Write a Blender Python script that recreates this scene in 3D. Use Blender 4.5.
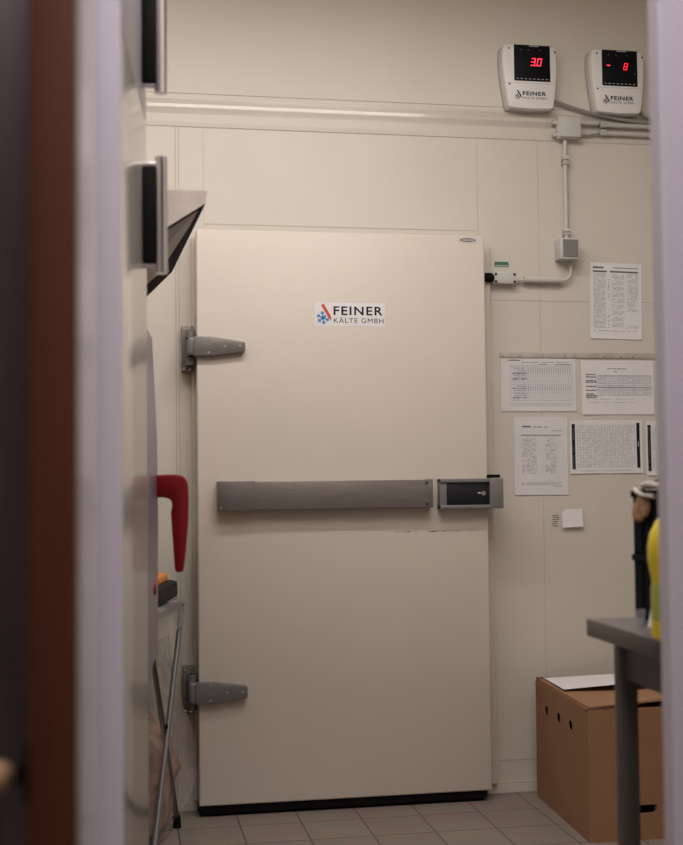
import bpy, bmesh, math, random
from mathutils import Vector, Matrix, noise
random.seed(7)
for o in list(bpy.data.objects):
    bpy.data.objects.remove(o)
SC = bpy.context.scene
COL = SC.collection
# ------------------------------------------------------------------ camera
def view_matrix(loc, yaw, pitch, roll):
    f = Vector((math.sin(yaw)*math.cos(pitch), math.cos(yaw)*math.cos(pitch), math.sin(pitch)))
    r = Vector((math.cos(yaw), -math.sin(yaw), 0)); u = r.cross(f)
    r2 = r*math.cos(roll) + u*math.sin(roll); u2 = -r*math.sin(roll) + u*math.cos(roll)
    m = Matrix((r2, u2, -f)).transposed().to_4x4(); m.translation = Vector(loc)
    return m
cam = bpy.data.cameras.new('camera')
cam_o = bpy.data.objects.new('camera', cam); COL.objects.link(cam_o)
cam_o.matrix_world = view_matrix((-0.28745, -4.58392, 1.19674), 0.17930, 0.04268, -0.01023)
cam.sensor_fit = 'AUTO'; cam.sensor_width = 36.0; cam.lens = 1250/845*36.0
cam.clip_start = 0.05; cam.clip_end = 60
cam.dof.use_dof = True; cam.dof.focus_distance = 4.6; cam.dof.aperture_fstop = 3.7
SC.camera = cam_o
# ------------------------------------------------------------------ world, lamps, exposure
W = bpy.data.worlds.new('world'); SC.world = W; W.use_nodes = True
W.node_tree.nodes['Background'].inputs[0].default_value = (0.62, 0.58, 0.70, 1)
W.node_tree.nodes['Background'].inputs[1].default_value = 0.05
SC.view_settings.view_transform = 'Standard'; SC.view_settings.look = 'None'
SC.view_settings.exposure = 0.0; SC.view_settings.gamma = 1.0
SC.view_settings.use_curve_mapping = False
def area(name, loc, sx, sy, power, color, rot=(0, 0, 0)):
    l = bpy.data.lights.new(name, 'AREA'); l.shape = 'RECTANGLE'; l.size = sx; l.size_y = sy
    l.energy = power; l.color = color
    o = bpy.data.objects.new(name, l); COL.objects.link(o); o.location = loc; o.rotation_euler = rot
    return o
KX, KY, KZ = 0.08, -1.28, 3.12
area('kitchen_lamp_light', (KX, KY, KZ-0.062), 2.06, 0.14, 24, (0.985, 0.945, 0.96))
K2X, K2Y = 0.65, -2.15
area('kitchen_fill_light_rear', (K2X, K2Y, KZ-0.062), 1.52, 0.8, 14, (0.985, 0.95, 0.98))  # added fill lamp, out of view, lifts the lower wall
area('corridor_lamp_light', (0.15, -4.05, 2.93), 0.9, 0.5, 36, (0.97, 0.92, 1.0))

# ------------------------------------------------------------------ helpers
def srgb(r, g, b):
    f = lambda c: (c/255/12.92) if c/255 <= 0.04045 else ((c/255+0.055)/1.055)**2.4
    return (f(r), f(g), f(b), 1)
def mat(name, col, rough=0.5, metal=0.0, bump=0.0, bscale=60, var=0.0, vscale=6, coat=0, emit=0, alpha=1, trans=0, stretch=None, spec=0.5, ior=1.45):
    m = bpy.data.materials.new(name); m.use_nodes = True
    nt = m.node_tree; b = nt.nodes['Principled BSDF']
    b.inputs['Base Color'].default_value = col; b.inputs['Roughness'].default_value = rough
    b.inputs['Metallic'].default_value = metal; b.inputs['Coat Weight'].default_value = coat
    b.inputs['Specular IOR Level'].default_value = spec
    b.inputs['Alpha'].default_value = alpha; b.inputs['Transmission Weight'].default_value = trans
    b.inputs['IOR'].default_value = ior
    if emit:
        b.inputs['Emission Color'].default_value = col; b.inputs['Emission Strength'].default_value = emit
    tc = nt.nodes.new('ShaderNodeTexCoord'); mp = nt.nodes.new('ShaderNodeMapping')
    nt.links.new(tc.outputs['Object'], mp.inputs[0])
    if stretch: mp.inputs['Scale'].default_value = stretch
    if var > 0:
        n = nt.nodes.new('ShaderNodeTexNoise'); n.inputs['Scale'].default_value = vscale; n.inputs['Detail'].default_value = 5
        nt.links.new(mp.outputs[0], n.inputs['Vector'])
        r = nt.nodes.new('ShaderNodeValToRGB')
        r.color_ramp.elements[0].position = 0.3; r.color_ramp.elements[1].position = 0.7
        r.color_ramp.elements[0].color = tuple(c*(1-var) for c in col[:3])+(1,)
        r.color_ramp.elements[1].color = tuple(min(1, c*(1+var)) for c in col[:3])+(1,)
        nt.links.new(n.outputs['Fac'], r.inputs[0]); nt.links.new(r.outputs[0], b.inputs['Base Color'])
    if bump > 0:
        n2 = nt.nodes.new('ShaderNodeTexNoise'); n2.inputs['Scale'].default_value = bscale; n2.inputs['Detail'].default_value = 3
        nt.links.new(mp.outputs[0], n2.inputs['Vector'])
        bp = nt.nodes.new('ShaderNodeBump'); bp.inputs['Strength'].default_value = bump; bp.inputs['Distance'].default_value = 0.002
        nt.links.new(n2.outputs['Fac'], bp.inputs['Height']); nt.links.new(bp.outputs[0], b.inputs['Normal'])
    return m
M = dict(
    wall=mat('cream_panel', (0.64, 0.59, 0.515, 1), 0.38, var=0.025, vscale=2.5, bump=0.12, bscale=90),
    wall_up=mat('upper_wall_paint', (0.69, 0.645, 0.57, 1), 0.6, var=0.03, vscale=2),
    trim=mat('cream_trim_profile', (0.65, 0.60, 0.525, 1), 0.12, coat=0.5),
    leaf=mat('cold_door_sheet', (0.67, 0.595, 0.515, 1), 0.42, var=0.02, vscale=3, bump=0.10, bscale=14),
    white=mat('painted_ceiling', (0.70, 0.68, 0.62, 1), 0.8, var=0.02),
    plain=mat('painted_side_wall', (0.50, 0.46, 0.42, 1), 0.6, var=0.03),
    joint=mat('panel_joint_seal', (0.47, 0.41, 0.335, 1), 0.7),
    seal=mat('pale_joint_seal', (0.52, 0.465, 0.39, 1), 0.7),
    black=mat('black_rubber', (0.006, 0.005, 0.005, 1), 0.9, spec=0.2),
    gap=mat('dark_gap', (0.03, 0.025, 0.022, 1), 0.8),
    hinge=mat('grey_zinc_casting', (0.19, 0.175, 0.16, 1), 0.42, 0.3, var=0.06, vscale=40),
    latchg=mat('grey_plastic_latch', (0.20, 0.19, 0.185, 1), 0.4, 0.1),
    bar=mat('brushed_steel_bar', (0.26, 0.23, 0.21, 1), 0.38, 0.5, var=0.12, vscale=5, stretch=(2, 2, 90)),
    bar2=mat('brushed_steel_bar_end', (0.22, 0.195, 0.18, 1), 0.40, 0.5, var=0.12, vscale=5, stretch=(2, 2, 90)),
    screw=mat('bright_screw', (0.55, 0.52, 0.5, 1), 0.25, 0.9),
    darkscrew=mat('dark_screw_recess', (0.03, 0.03, 0.03, 1), 0.5),
    cover=mat('black_latch_cover', (0.012, 0.013, 0.016, 1), 0.35, var=0.1),
    monitor=mat('pale_grey_plastic', (0.80, 0.77, 0.74, 1), 0.42),
    monback=mat('grey_plastic_back', (0.44, 0.42, 0.39, 1), 0.5),
    glass=mat('black_display', (0.005, 0.005, 0.007, 1), 0.45, spec=0.15),
    red=mat('red_led', (0.9, 0.02, 0.04, 1), 0.5, emit=1.3),
    redb=mat('bright_red_led', (1.0, 0.04, 0.08, 1), 0.5, emit=1.8),
    dimred=mat('dim_red_led', (0.5, 0.01, 0.02, 1), 0.5, emit=0.7),
    symbol=mat('display_symbols', (0.40, 0.42, 0.45, 1), 0.5),
    ink=mat('black_print', (0.018, 0.016, 0.024, 1), 0.9, spec=0.15),
    greyink=mat('grey_print', (0.40, 0.39, 0.40, 1), 0.7),
    midink=mat('dark_grey_print', (0.13, 0.125, 0.13, 1), 0.7),
    bluink=mat('blue_grey_print', (0.34, 0.39, 0.47, 1), 0.7),
    blue=mat('logo_blue', (0.05, 0.25, 0.55, 1), 0.5),
    redp=mat('logo_red', (0.60, 0.07, 0.04, 1), 0.5),
    sticker=mat('white_sticker', (0.80, 0.77, 0.76, 1), 0.35),
    paper=mat('paper', (0.77, 0.74, 0.735, 1), 0.7, var=0.02, vscale=8),
    paper2=mat('paper_off_white', (0.71, 0.69, 0.67, 1), 0.7, var=0.03, vscale=8),
    tape=mat('holder_strip', (0.48, 0.435, 0.38, 1), 0.4, var=0.15, vscale=30),
    film=mat('clear_sleeve', (0.85, 0.84, 0.84, 1), 0.25, alpha=0.10),
    pvc=mat('pale_grey_conduit', (0.55, 0.52, 0.47, 1), 0.45),
    cable=mat('grey_cable', (0.30, 0.28, 0.26, 1), 0.5),
    greyface=mat('grey_box_face', (0.20, 0.19, 0.185, 1), 0.45),
    boxbody=mat('pale_box_body', (0.56, 0.54, 0.50, 1), 0.5),
    green=mat('green_label', (0.05, 0.17, 0.10, 1), 0.5),
    steel=mat('brushed_steel', (0.42, 0.40, 0.40, 1), 0.30, 0.9, var=0.06, vscale=6, stretch=(1, 1, 30)),
    tsteel=mat('worn_table_steel', (0.20, 0.18, 0.17, 1), 0.36, 0.85, var=0.12, vscale=9),
    tleg=mat('dull_table_leg_steel', (0.20, 0.18, 0.17, 1), 0.42, 0.8, var=0.08, vscale=4, stretch=(20, 20, 1)),
    chrome=mat('chrome', (0.72, 0.70, 0.72, 1), 0.10, 1.0),
    lacquer=mat('glossy_cream_lacquer', (0.42, 0.385, 0.345, 1), 0.17, 0.3),
    jamb=mat('lilac_grey_steel_frame', (0.54, 0.49, 0.525, 1), 0.45, var=0.015, vscale=4),
    brown=mat('dark_brown_door_edge', (0.095, 0.027, 0.012, 1), 0.6, spec=0.25, var=0.18, vscale=3, stretch=(6, 6, 0.8)),
    leafface=mat('grey_laminate_door_face', (0.40, 0.37, 0.33, 1), 0.18, coat=0.4),
    panelling=mat('dark_panelling', (0.22, 0.165, 0.175, 1), 0.5, var=0.2, vscale=3, stretch=(6, 6, 0.8)),
    brass=mat('brass', (0.80, 0.52, 0.28, 1), 0.4, 0.2),
    redplastic=mat('red_plastic_handle', (0.23, 0.004, 0.009, 1), 0.36),
    orange=mat('orange_plastic', (0.85, 0.28, 0.02, 1), 0.4),
    bplastic=mat('black_plastic', (0.010, 0.010, 0.009, 1), 0.6, spec=0.25),
    crate=mat('black_crate_plastic', (0.006, 0.006, 0.008, 1), 0.9, spec=0.15),
    card=mat('brown_cardboard', (0.30, 0.157, 0.078, 1), 0.8, var=0.06, vscale=5, bump=0.15, bscale=40),
    cardin=mat('torn_cardboard_edge', (0.16, 0.085, 0.045, 1), 0.9),
    kraft=mat('kraft_label', (0.30, 0.17, 0.09, 1), 0.8, var=0.35, vscale=60),
    yellow=mat('yellow_bottle', (0.72, 0.55, 0.03, 1), 0.30, var=0.08),
    bgreen=mat('pale_green_label', (0.36, 0.37, 0.07, 1), 0.5),
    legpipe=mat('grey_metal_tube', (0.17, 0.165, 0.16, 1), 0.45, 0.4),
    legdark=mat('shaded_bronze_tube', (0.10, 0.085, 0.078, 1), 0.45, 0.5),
    waste=mat('mixed_waste', (0.34, 0.20, 0.14, 1), 0.8, var=0.5, vscale=16, bump=1.0, bscale=30),
    cup=mat('clear_plastic_cup', (0.75, 0.72, 0.74, 1), 0.1, alpha=0.22),
    diff=mat('lamp_diffuser', (1.0, 0.93, 0.82, 1), 0.5, emit=2.5),
)
def finish(name, bm, m, parent=None, smooth=False, loc=None):
    me = bpy.data.meshes.new(name); bmesh.ops.recalc_face_normals(bm, faces=bm.faces)
    if smooth:
        for f in bm.faces: f.smooth = True
    bm.to_mesh(me); bm.free()
    mats = m if isinstance(m, (list, tuple)) else [m]
    for q in mats: me.materials.append(M[q])
    o = bpy.data.objects.new(name, me); COL.objects.link(o)
    if parent is not None: o.parent = parent
    if smooth:
        try: me.set_sharp_from_angle(angle=math.radians(38))
        except Exception: pass
    return o
def tag(o, label, cat, group=None, kind=None):
    o['label'] = label; o['category'] = cat
    if group: o['group'] = group
    if kind: o['kind'] = kind
    return o
def struct(o, label=None):
    o['kind'] = 'structure'
    if label: o['label'] = label
    return o
def root(name, label, cat, loc=(0, 0, 0), group=None):
    o = bpy.data.objects.new(name, None); COL.objects.link(o); o.location = loc
    o.empty_display_size = 0.05
    return tag(o, label, cat, group)
def box(bm, x0, x1, y0, y1, z0, z1, bev=0.0, seg=2, mi=0, xf=None):
    t = bmesh.new(); bmesh.ops.create_cube(t, size=1)
    for v in t.verts:
        v.co = Vector((x0+(v.co.x+.5)*(x1-x0), y0+(v.co.y+.5)*(y1-y0), z0+(v.co.z+.5)*(z1-z0)))
    if bev > 0: bmesh.ops.bevel(t, geom=list(t.edges), offset=bev, segments=seg, affect='EDGES', profile=0.5)
    merge(bm, t, mi, xf)
def merge(bm, t, mi=0, xf=None):
    if xf is not None: bmesh.ops.transform(t, matrix=xf, verts=t.verts)
    vm = {v: bm.verts.new(v.co) for v in t.verts}
    for f in t.faces:
        try: n = bm.faces.new([vm[v] for v in f.verts]); n.material_index = mi
        except ValueError: pass
    t.free()
def tube(bm, pts, r, seg=12, mi=0, cap=True):
    pts = [Vector(p) for p in pts]; rad = r if isinstance(r, (list, tuple)) else [r]*len(pts)
    prev = None; rings = []
    nrm = None
    for i, p in enumerate(pts):
        d = (pts[min(i+1, len(pts)-1)] - pts[max(i-1, 0)]).normalized()
        if nrm is None:
            a = Vector((0, 0, 1)) if abs(d.z) < .9 else Vector((1, 0, 0)); nrm = d.cross(a).normalized()
        else: nrm = (nrm - d*nrm.dot(d)).normalized()
        b = d.cross(nrm)
        rings.append([bm.verts.new(p + (nrm*math.cos(2*math.pi*k/seg) + b*math.sin(2*math.pi*k/seg))*rad[i]) for k in range(seg)])
    for a, b in zip(rings, rings[1:]):
        for k in range(seg):
            f = bm.faces.new((a[k], a[(k+1) % seg], b[(k+1) % seg], b[k])); f.material_index = mi
    if cap:
        for rg in (rings[0], rings[-1]): 
            f = bm.faces.new(rg); f.material_index = mi
def prism(bm, outline, y0, y1, bev=0.0, mi=0, plane='xz'):
    """outline in x,z extruded along y (or mapped by plane)"""
    t = bmesh.new()
    mk = (lambda a, b, c: (a, c, b)) if plane == 'xz' else ((lambda a, b, c: (c, a, b)) if plane == 'yz' else (lambda a, b, c: (a, b, c)))
    A = [t.verts.new(mk(a, b, y0)) for a, b in outline]; B = [t.verts.new(mk(a, b, y1)) for a, b in outline]
    t.faces.new(A); t.faces.new(B)
    n = len(A)
    for i in range(n): t.faces.new((A[i], A[(i+1) % n], B[(i+1) % n], B[i]))
    bmesh.ops.recalc_face_normals(t, faces=t.faces)
    if bev > 0: bmesh.ops.bevel(t, geom=list(t.edges), offset=bev, segments=2, affect='EDGES', profile=0.5)
    merge(bm, t, mi)
def lathe(bm, prof, cx, cy, seg=28, mi=0):
    rings = [[bm.verts.new((cx+r*math.cos(2*math.pi*k/seg), cy+r*math.sin(2*math.pi*k/seg), z)) for k in range(seg)] for r, z in prof]
    for a, b in zip(rings, rings[1:]):
        for k in range(seg):
            f = bm.faces.new((a[k], a[(k+1) % seg], b[(k+1) % seg], b[k])); f.material_index = mi
    bm.faces.new(rings[0]).material_index = mi; bm.faces.new(rings[-1]).material_index = mi
def disc(bm, x, y, z, r, d=0.003, seg=14, mi=0):
    """short cylinder facing -y"""
    tube(bm, [(x, y, z), (x, y-d, z)], r, seg, mi)
def quad(bm, x0, x1, z0, z1, y, mi=0, shear=0.0):
    h = z1-z0
    f = bm.faces.new([bm.verts.new(p) for p in ((x0, y, z0), (x1, y, z0), (x1+shear*h, y, z1), (x0+shear*h, y, z1))]); f.material_index = mi
def text_obj(name, body, m, x0, x1, z0, z1, y, parent, thick=0.0, bold=0.0):
    cu = bpy.data.curves.new(name, 'FONT'); cu.body = body; cu.size = 1; cu.offset = bold; cu.extrude = 0.0
    cu.space_character = 1.16
    t = bpy.data.objects.new('tmp', cu); COL.objects.link(t)
    dg = bpy.context.evaluated_depsgraph_get(); me = bpy.data.meshes.new_from_object(t.evaluated_get(dg))
    bpy.data.objects.remove(t)
    xs = [v.co.x for v in me.vertices]; ys = [v.co.y for v in me.vertices]
    ax, bx, ay, by = min(xs), max(xs), min(ys), max(ys)
    for v in me.vertices:
        v.co = Vector((x0+(v.co.x-ax)/(bx-ax)*(x1-x0), y, z0+(v.co.y-ay)/(by-ay)*(z1-z0)))
    me.name = name; me.materials.clear(); me.materials.append(M[m])
    o = bpy.data.objects.new(name, me); COL.objects.link(o); o.parent = parent
    return o

# ------------------------------------------------------------------ setting: floor, walls, ceiling
def tile_material():
    m = bpy.data.materials.new('floor_tiles'); m.use_nodes = True; nt = m.node_tree; b = nt.nodes['Principled BSDF']
    g = nt.nodes.new('ShaderNodeNewGeometry'); mp = nt.nodes.new('ShaderNodeMapping'); nt.links.new(g.outputs['Position'], mp.inputs[0])
    mp.inputs['Location'].default_value = (-0.1315, 0.245, 0)
    br = nt.nodes.new('ShaderNodeTexBrick'); nt.links.new(mp.outputs[0], br.inputs['Vector'])
    br.offset = 0.0; br.squash = 1.0
    br.inputs['Scale'].default_value = 1.0; br.inputs['Brick Width'].default_value = 0.2122; br.inputs['Row Height'].default_value = 0.2122
    br.inputs['Mortar Size'].default_value = 0.0028; br.inputs['Mortar Smooth'].default_value = 0.2
    br.inputs['Color1'].default_value = (0.275, 0.222, 0.185, 1); br.inputs['Color2'].default_value = (0.255, 0.205, 0.172, 1)
    br.inputs['Mortar'].default_value = (0.085, 0.065, 0.055, 1)
    n = nt.nodes.new('ShaderNodeTexNoise'); n.inputs['Scale'].default_value = 260; nt.links.new(g.outputs['Position'], n.inputs['Vector'])
    n2 = nt.nodes.new('ShaderNodeTexNoise'); n2.inputs['Scale'].default_value = 9; nt.links.new(g.outputs['Position'], n2.inputs['Vector'])
    mx = nt.nodes.new('ShaderNodeMix'); mx.data_type = 'RGBA'; mx.blend_type = 'MULTIPLY'; mx.inputs[0].default_value = 0.35
    nt.links.new(br.outputs['Color'], mx.inputs[6]); nt.links.new(n2.outputs['Color'], mx.inputs[7])
    nt.links.new(mx.outputs[2], b.inputs['Base Color'])
    b.inputs['Roughness'].default_value = 0.55
    bp = nt.nodes.new('ShaderNodeBump'); bp.inputs['Strength'].default_value = 0.25; bp.inputs['Distance'].default_value = 0.001
    nt.links.new(n.outputs['Fac'], bp.inputs['Height']); nt.links.new(bp.outputs[0], b.inputs['Normal'])
    return m
M['tiles'] = tile_material()
XL, XR, YP, YO, HC, HO = -1.02, 2.35, -2.83, -6.6, 3.2, 3.05
bm = bmesh.new(); box(bm, XL-.6, XR+.1, YO, 0.0, -0.06, 0.0); struct(finish('floor', bm, 'tiles'))
bm = bmesh.new(); box(bm, XL, XR, YP-.03, 0.06, HC, HC+.06); box(bm, XL-.6, XR, YO, YP-.03, HO, HO+.06); struct(finish('ceiling', bm, 'white'))
bm = bmesh.new()
box(bm, XL, XR, 0.0, 0.08, 0.0, 2.55); wb = struct(finish('wall_back', bm, 'wall'))
bm = bmesh.new(); box(bm, XL, XR, -0.006, 0.08, 2.60, HC); o = finish('upper_panel', bm, 'wall_up', wb)
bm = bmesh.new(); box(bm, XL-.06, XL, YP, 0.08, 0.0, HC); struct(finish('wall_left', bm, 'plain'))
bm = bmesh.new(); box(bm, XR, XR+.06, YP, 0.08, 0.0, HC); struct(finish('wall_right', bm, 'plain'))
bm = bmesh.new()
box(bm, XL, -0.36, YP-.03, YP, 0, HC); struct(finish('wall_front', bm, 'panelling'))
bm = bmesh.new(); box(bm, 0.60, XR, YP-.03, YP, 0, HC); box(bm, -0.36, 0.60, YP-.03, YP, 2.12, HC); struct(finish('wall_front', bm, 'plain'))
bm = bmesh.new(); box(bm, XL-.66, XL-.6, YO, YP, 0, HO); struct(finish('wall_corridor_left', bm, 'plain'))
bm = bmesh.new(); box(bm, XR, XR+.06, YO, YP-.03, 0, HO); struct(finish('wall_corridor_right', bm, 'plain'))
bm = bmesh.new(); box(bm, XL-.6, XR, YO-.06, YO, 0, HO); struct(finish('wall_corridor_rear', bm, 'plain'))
# steel door frame of the doorway we look through
bm = bmesh.new()
box(bm, -0.345, -0.278, YP-.034, YP+.004, 0, 2.10, .004); box(bm, 0.509, 0.63, YP-.034, YP+.004, 0, 2.10, .004)
box(bm, -0.345, 0.62, YP-.034, YP+.004, 2.06, 2.14, .004)
struct(finish('trim_1', bm, 'jamb'), 'lilac grey steel frame of the doorway in the foreground')
# horizontal rounded profile across the back wall
prof = [(0, 2.611), (-.0060, 2.6109), (-.0058, 2.590), (-.0062, 2.582), (-.0085, 2.576), (-.0100, 2.5705), (-.00962, 2.5590), (-.0085, 2.553), (-.0060, 2.547), (-.0050, 2.535), (-.0048, 2.505), (-.0035, 2.490), (0, 2.486)]
bm = bmesh.new()
A = [bm.verts.new((XL, y, z)) for y, z in prof]; B = [bm.verts.new((XR, y, z)) for y, z in prof]
smooth_ids = (2, 3, 4, 6, 7, 8)
bead = [bm.faces.new((A[i], A[i+1], B[i+1], B[i])) for i in range(len(prof)-1)]
for i in smooth_ids: bead[i].smooth = True
bead[5].material_index = 1
bm.faces.new(A); bm.faces.new(B)
struct(finish('trim_2', bm, ['wall', 'trim']), 'cream rounded wall profile running across above the cold room door')
# panel joints of the back wall
bm = bmesh.new()
box(bm, XL, XR, -.0075, .0, 2.6105, 2.6125)
for x, z0, z1 in ((-.068, .04, 2.487), (-.056, .04, 2.487)):
    box(bm, x-.0012, x+.0012, -.0012, .002, z0, z1)
finish('panel_joint', bm, 'joint', wb)
bm = bmesh.new()
for x, z0, z1 in ((.035, 2.10, 2.487), (1.082, 2.10, 2.487), (1.326, .04, 2.487)):
    box(bm, x-.0010, x+.0010, -.0008, .002, z0, z1)
box(bm, 1.08, XR, -.001, .002, 1.862, 1.865); box(bm, .035, 1.08, -.001, .002, 2.128, 2.131); box(bm, 1.08, XR, -.001, .002, .118, .1205)
finish('panel_joint', bm, 'seal', wb)
# raised lining strips beside the leaf
bm = bmesh.new(); box(bm, -.012, .03, -.03, 0, .04, 2.075, .002); box(bm, 1.045, 1.118, -.03, 0, .04, 2.075, .002); box(bm, .03, 1.045, -.03, 0, .04, 2.07)
struct(finish('trim_3', bm, 'wall'), 'cream frame of the cold room door')
# skirting
bm = bmesh.new(); box(bm, XL, .0, -.014, 0, 0, .034, .002); box(bm, 1.085, XR, -.014, 0, 0, .034, .002)
struct(finish('baseboard_back', bm, 'wall'))
bm = bmesh.new(); box(bm, XL, .0, -.013, 0, .034, .039); box(bm, 1.085, XR, -.013, 0, .034, .038); box(bm, 1.085, XR, -.0155, 0, 0, .0025)
box(bm, XL, .0, -.0155, 0, 0, .0025); finish('baseboard_joint', bm, 'joint', bpy.data.objects['baseboard_back'])
bm = bmesh.new(); box(bm, .03, 1.045, -.10, -.005, 0.0, .045, .003); 
thr = struct(finish('trim_4', bm, 'black'), 'black rubber threshold under the cold room door')

# ------------------------------------------------------------------ cold room door
LX0, LX1, LZ0, LZ1, LY = 0.0, 1.0707, 0.040, 2.0864, -0.12
bm = bmesh.new(); box(bm, LX0, LX1, LY, -.045, LZ0, LZ1, .006, 3)
door = finish('door_1', bm, 'leaf', smooth=True); struct(door, 'cream cold room door leaf with grey push bar')
bm = bmesh.new(); box(bm, .035, 1.04, -.085, -.03, .048, 2.078); finish('door_gasket', bm, 'gap', door)
bm = bmesh.new(); box(bm, .012, 1.05, -.112, -.05, .012, .0395); box(bm, .004, .03, -.108, -.06, .006, .04); finish('bottom_seal', bm, 'black', door)
# scuffed line under the latch
bm = bmesh.new()
for i in range(26):
    x = .70+.36*random.random(); quad(bm, x, x+.006+.012*random.random(), .988+.004*random.random(), .991+.004*random.random(), LY-.0004)
finish('scuff_mark', bm, 'seal', door)
# hinges
def hinge(zc, strap_z):
    bm = bmesh.new()
    zt, zb = strap_z
    out = [(-.012, zt), (.05, zt), (.165, zt-.017), (.171, zt-.022), (.171, zb+.020), (.165, zb+.014), (.05, zb), (-.012, zb)]
    prism(bm, out, -.146, -.121, .003)
    h = finish('hinge', bm, 'hinge', door, smooth=True)
    bm = bmesh.new(); box(bm, -.05, -.008, -.045, 0, zc-.083, zc+.083, .002)
    finish('hinge_plate', bm, 'hinge', h, smooth=True)
    for s in (1, -1):
        bm = bmesh.new(); tube(bm, [(-.020, -.085, zc+s*.036), (-.020, -.085, zc+s*.064)], .0165, 16); box(bm, -.036, -.004, -.095, -.04, zc+s*.050-.014, zc+s*.050+.014, .003)
        finish('hinge_knuckle', bm, 'hinge', h, smooth=True)
    bm = bmesh.new(); tube(bm, [(-.020, -.085, zc-.05), (-.020, -.085, zc+.05)], .010, 12); finish('hinge_pin', bm, 'black', h, smooth=True)
    bm = bmesh.new(); box(bm, -.034, -.004, -.14, -.075, zb+.002, zt-.002, .008, 3); finish('hinge_arm', bm, 'hinge', h, smooth=True)
    for x, z in ((.04, zt-.010), (.04, zb+.012), (.098, (zt+zb)/2), (.152, (zt+zb)/2+.002)):
        bm = bmesh.new(); disc(bm, x, -.1455, z, .0048, .002); finish('screw', bm, 'screw', h)
    for x, z in ((-.043, zc+.073), (-.020, zc+.075), (-.043, zc-.073), (-.022, zc-.075)):
        bm = bmesh.new(); disc(bm, x, -.0445, z, .0045, .002); finish('screw', bm, 'screw', h)
hinge(1.662, (1.697, 1.628)); hinge(.436, (.476, .400))
# push bar
bm = bmesh.new(); box(bm, .072, .833, -.168, -.12, 1.080, 1.180, .0025); pb = finish('push_bar', bm, 'bar', door, smooth=True)
pb['label'] = 'brushed steel push bar across the door'
bm = bmesh.new(); box(bm, .068, .200, -.171, -.12, 1.078, 1.182, .002); finish('bar_end_cover', bm, 'bar2', pb, smooth=True)
bm = bmesh.new(); box(bm, .832, .848, -.170, -.12, 1.078, 1.182, .002); finish('bar_end_cap', bm, 'bar2', pb, smooth=True)
for x, z in ((.079, 1.172), (.079, 1.088)):
    bm = bmesh.new(); disc(bm, x, -.1705, z, .0042, .0015); finish('screw', bm, 'screw', pb)
for x, z in ((.824, 1.168), (.826, 1.092)):
    bm = bmesh.new(); disc(bm, x, -.1675, z, .005, .0015); finish('screw', bm, 'darkscrew', pb)
# latch
bm = bmesh.new()
x0, x1, z0, z1 = .876, 1.115, 1.072, 1.182
box(bm, x0, x1, -.168, -.12, z1-.014, z1, .003); box(bm, x0, x1, -.168, -.12, z0, z0+.014, .003)
box(bm, x0, x0+.026, -.162, -.12, z0, z1, .003); box(bm, 1.063, x1, -.170, -.12, z0, z1, .004); box(bm, x0+.01, x1-.01, -.135, -.12, z0+.005, z1-.005)
la = finish('latch', bm, 'latchg', door, smooth=True)
bm = bmesh.new(); box(bm, .902, 1.062, -.158, -.13, z0+.0145, z1-.0145, .002); lc = finish('latch_cover', bm, 'cover', la, smooth=True)
bm = bmesh.new(); disc(bm, 1.040, -.158, 1.128, .0085, .006); box(bm, 1.018, 1.040, -.163, -.157, 1.124, 1.132, .002); finish('key_lock', bm, 'screw', la, smooth=True)
bm = bmesh.new(); box(bm, 1.066, 1.112, -.140, -.03, z1+.002, z1+.014, .002); box(bm, 1.074, 1.11, -.12, -.03, z0+.004, z1, .002); finish('keeper', bm, 'black', la)
# stickers on the door
def logo(prefix, parent, x0, x1, z0, z1, y, mono=False):
    w, h = x1-x0, z1-z0
    X = lambda u: x0+u*w
    Z = lambda v: z0+v*h
    nm = {'r': 'ink' if mono else 'redp', 'b': 'midink' if mono else 'blue'}
    bm = bmesh.new()
    # slanted red bar
    f = bm.faces.new([bm.verts.new((X(u), y, Z(v))) for u, v in ((.080, .90), (.115, .98), (.222, .42), (.232, .22), (.192, .32))])
    finish('logo_stroke', bm, nm['r'], parent)
    bm = bmesh.new()
    cx, cz = X(.108), Z(.34); R_ = h*.30
    for k in range(6):
        a = math.radians(90+60*k+8); c, s = math.cos(a), math.sin(a)
        L = R_*(1.0 if k not in (5,) else .55)
        wd = h*.032
        p = [(-wd*s, wd*c), (wd*s, -wd*c), (wd*s+L*c, -wd*c+L*s), (-wd*s+L*c, wd*c+L*s)]
        bm.faces.new([bm.verts.new((cx+a_, y, cz+b_)) for a_, b_ in p])
        for sg in (1, -1):
            a2 = a+sg*math.radians(50); c2, s2 = math.cos(a2), math.sin(a2); bx, bz = cx+L*.55*c, cz+L*.55*s; l2 = L*.38
            p = [(-wd*s2*.8, wd*c2*.8), (wd*s2*.8, -wd*c2*.8), (wd*s2*.8+l2*c2, -wd*c2*.8+l2*s2), (-wd*s2*.8+l2*c2, wd*c2*.8+l2*s2)]
            bm.faces.new([bm.verts.new((bx+a_, y-.00005, bz+b_)) for a_, b_ in p])
    finish('logo_snowflake', bm, nm['b'], parent)
    text_obj('lettering', 'FEINER', 'ink', X(.262), X(.985), Z(.47), Z(.86), y, parent, bold=.030 if mono else .018)
    text_obj('lettering', 'K\u00c4LTE GMBH', 'ink', X(.265), X(.995), Z(.12), Z(.38), y, parent, bold=0.0)
bm = bmesh.new(); box(bm, .426, .687, LY-.0006, LY, 1.742, 1.828); st = finish('logo_sticker', bm, 'sticker', door)
logo('d', st, .430, .683, 1.744, 1.826, LY-.0011)
bm = bmesh.new(); box(bm, .970, 1.042, LY-.0006, LY, 2.056, 2.082); st2 = finish('maker_sticker', bm, 'leaf', door)
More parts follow.
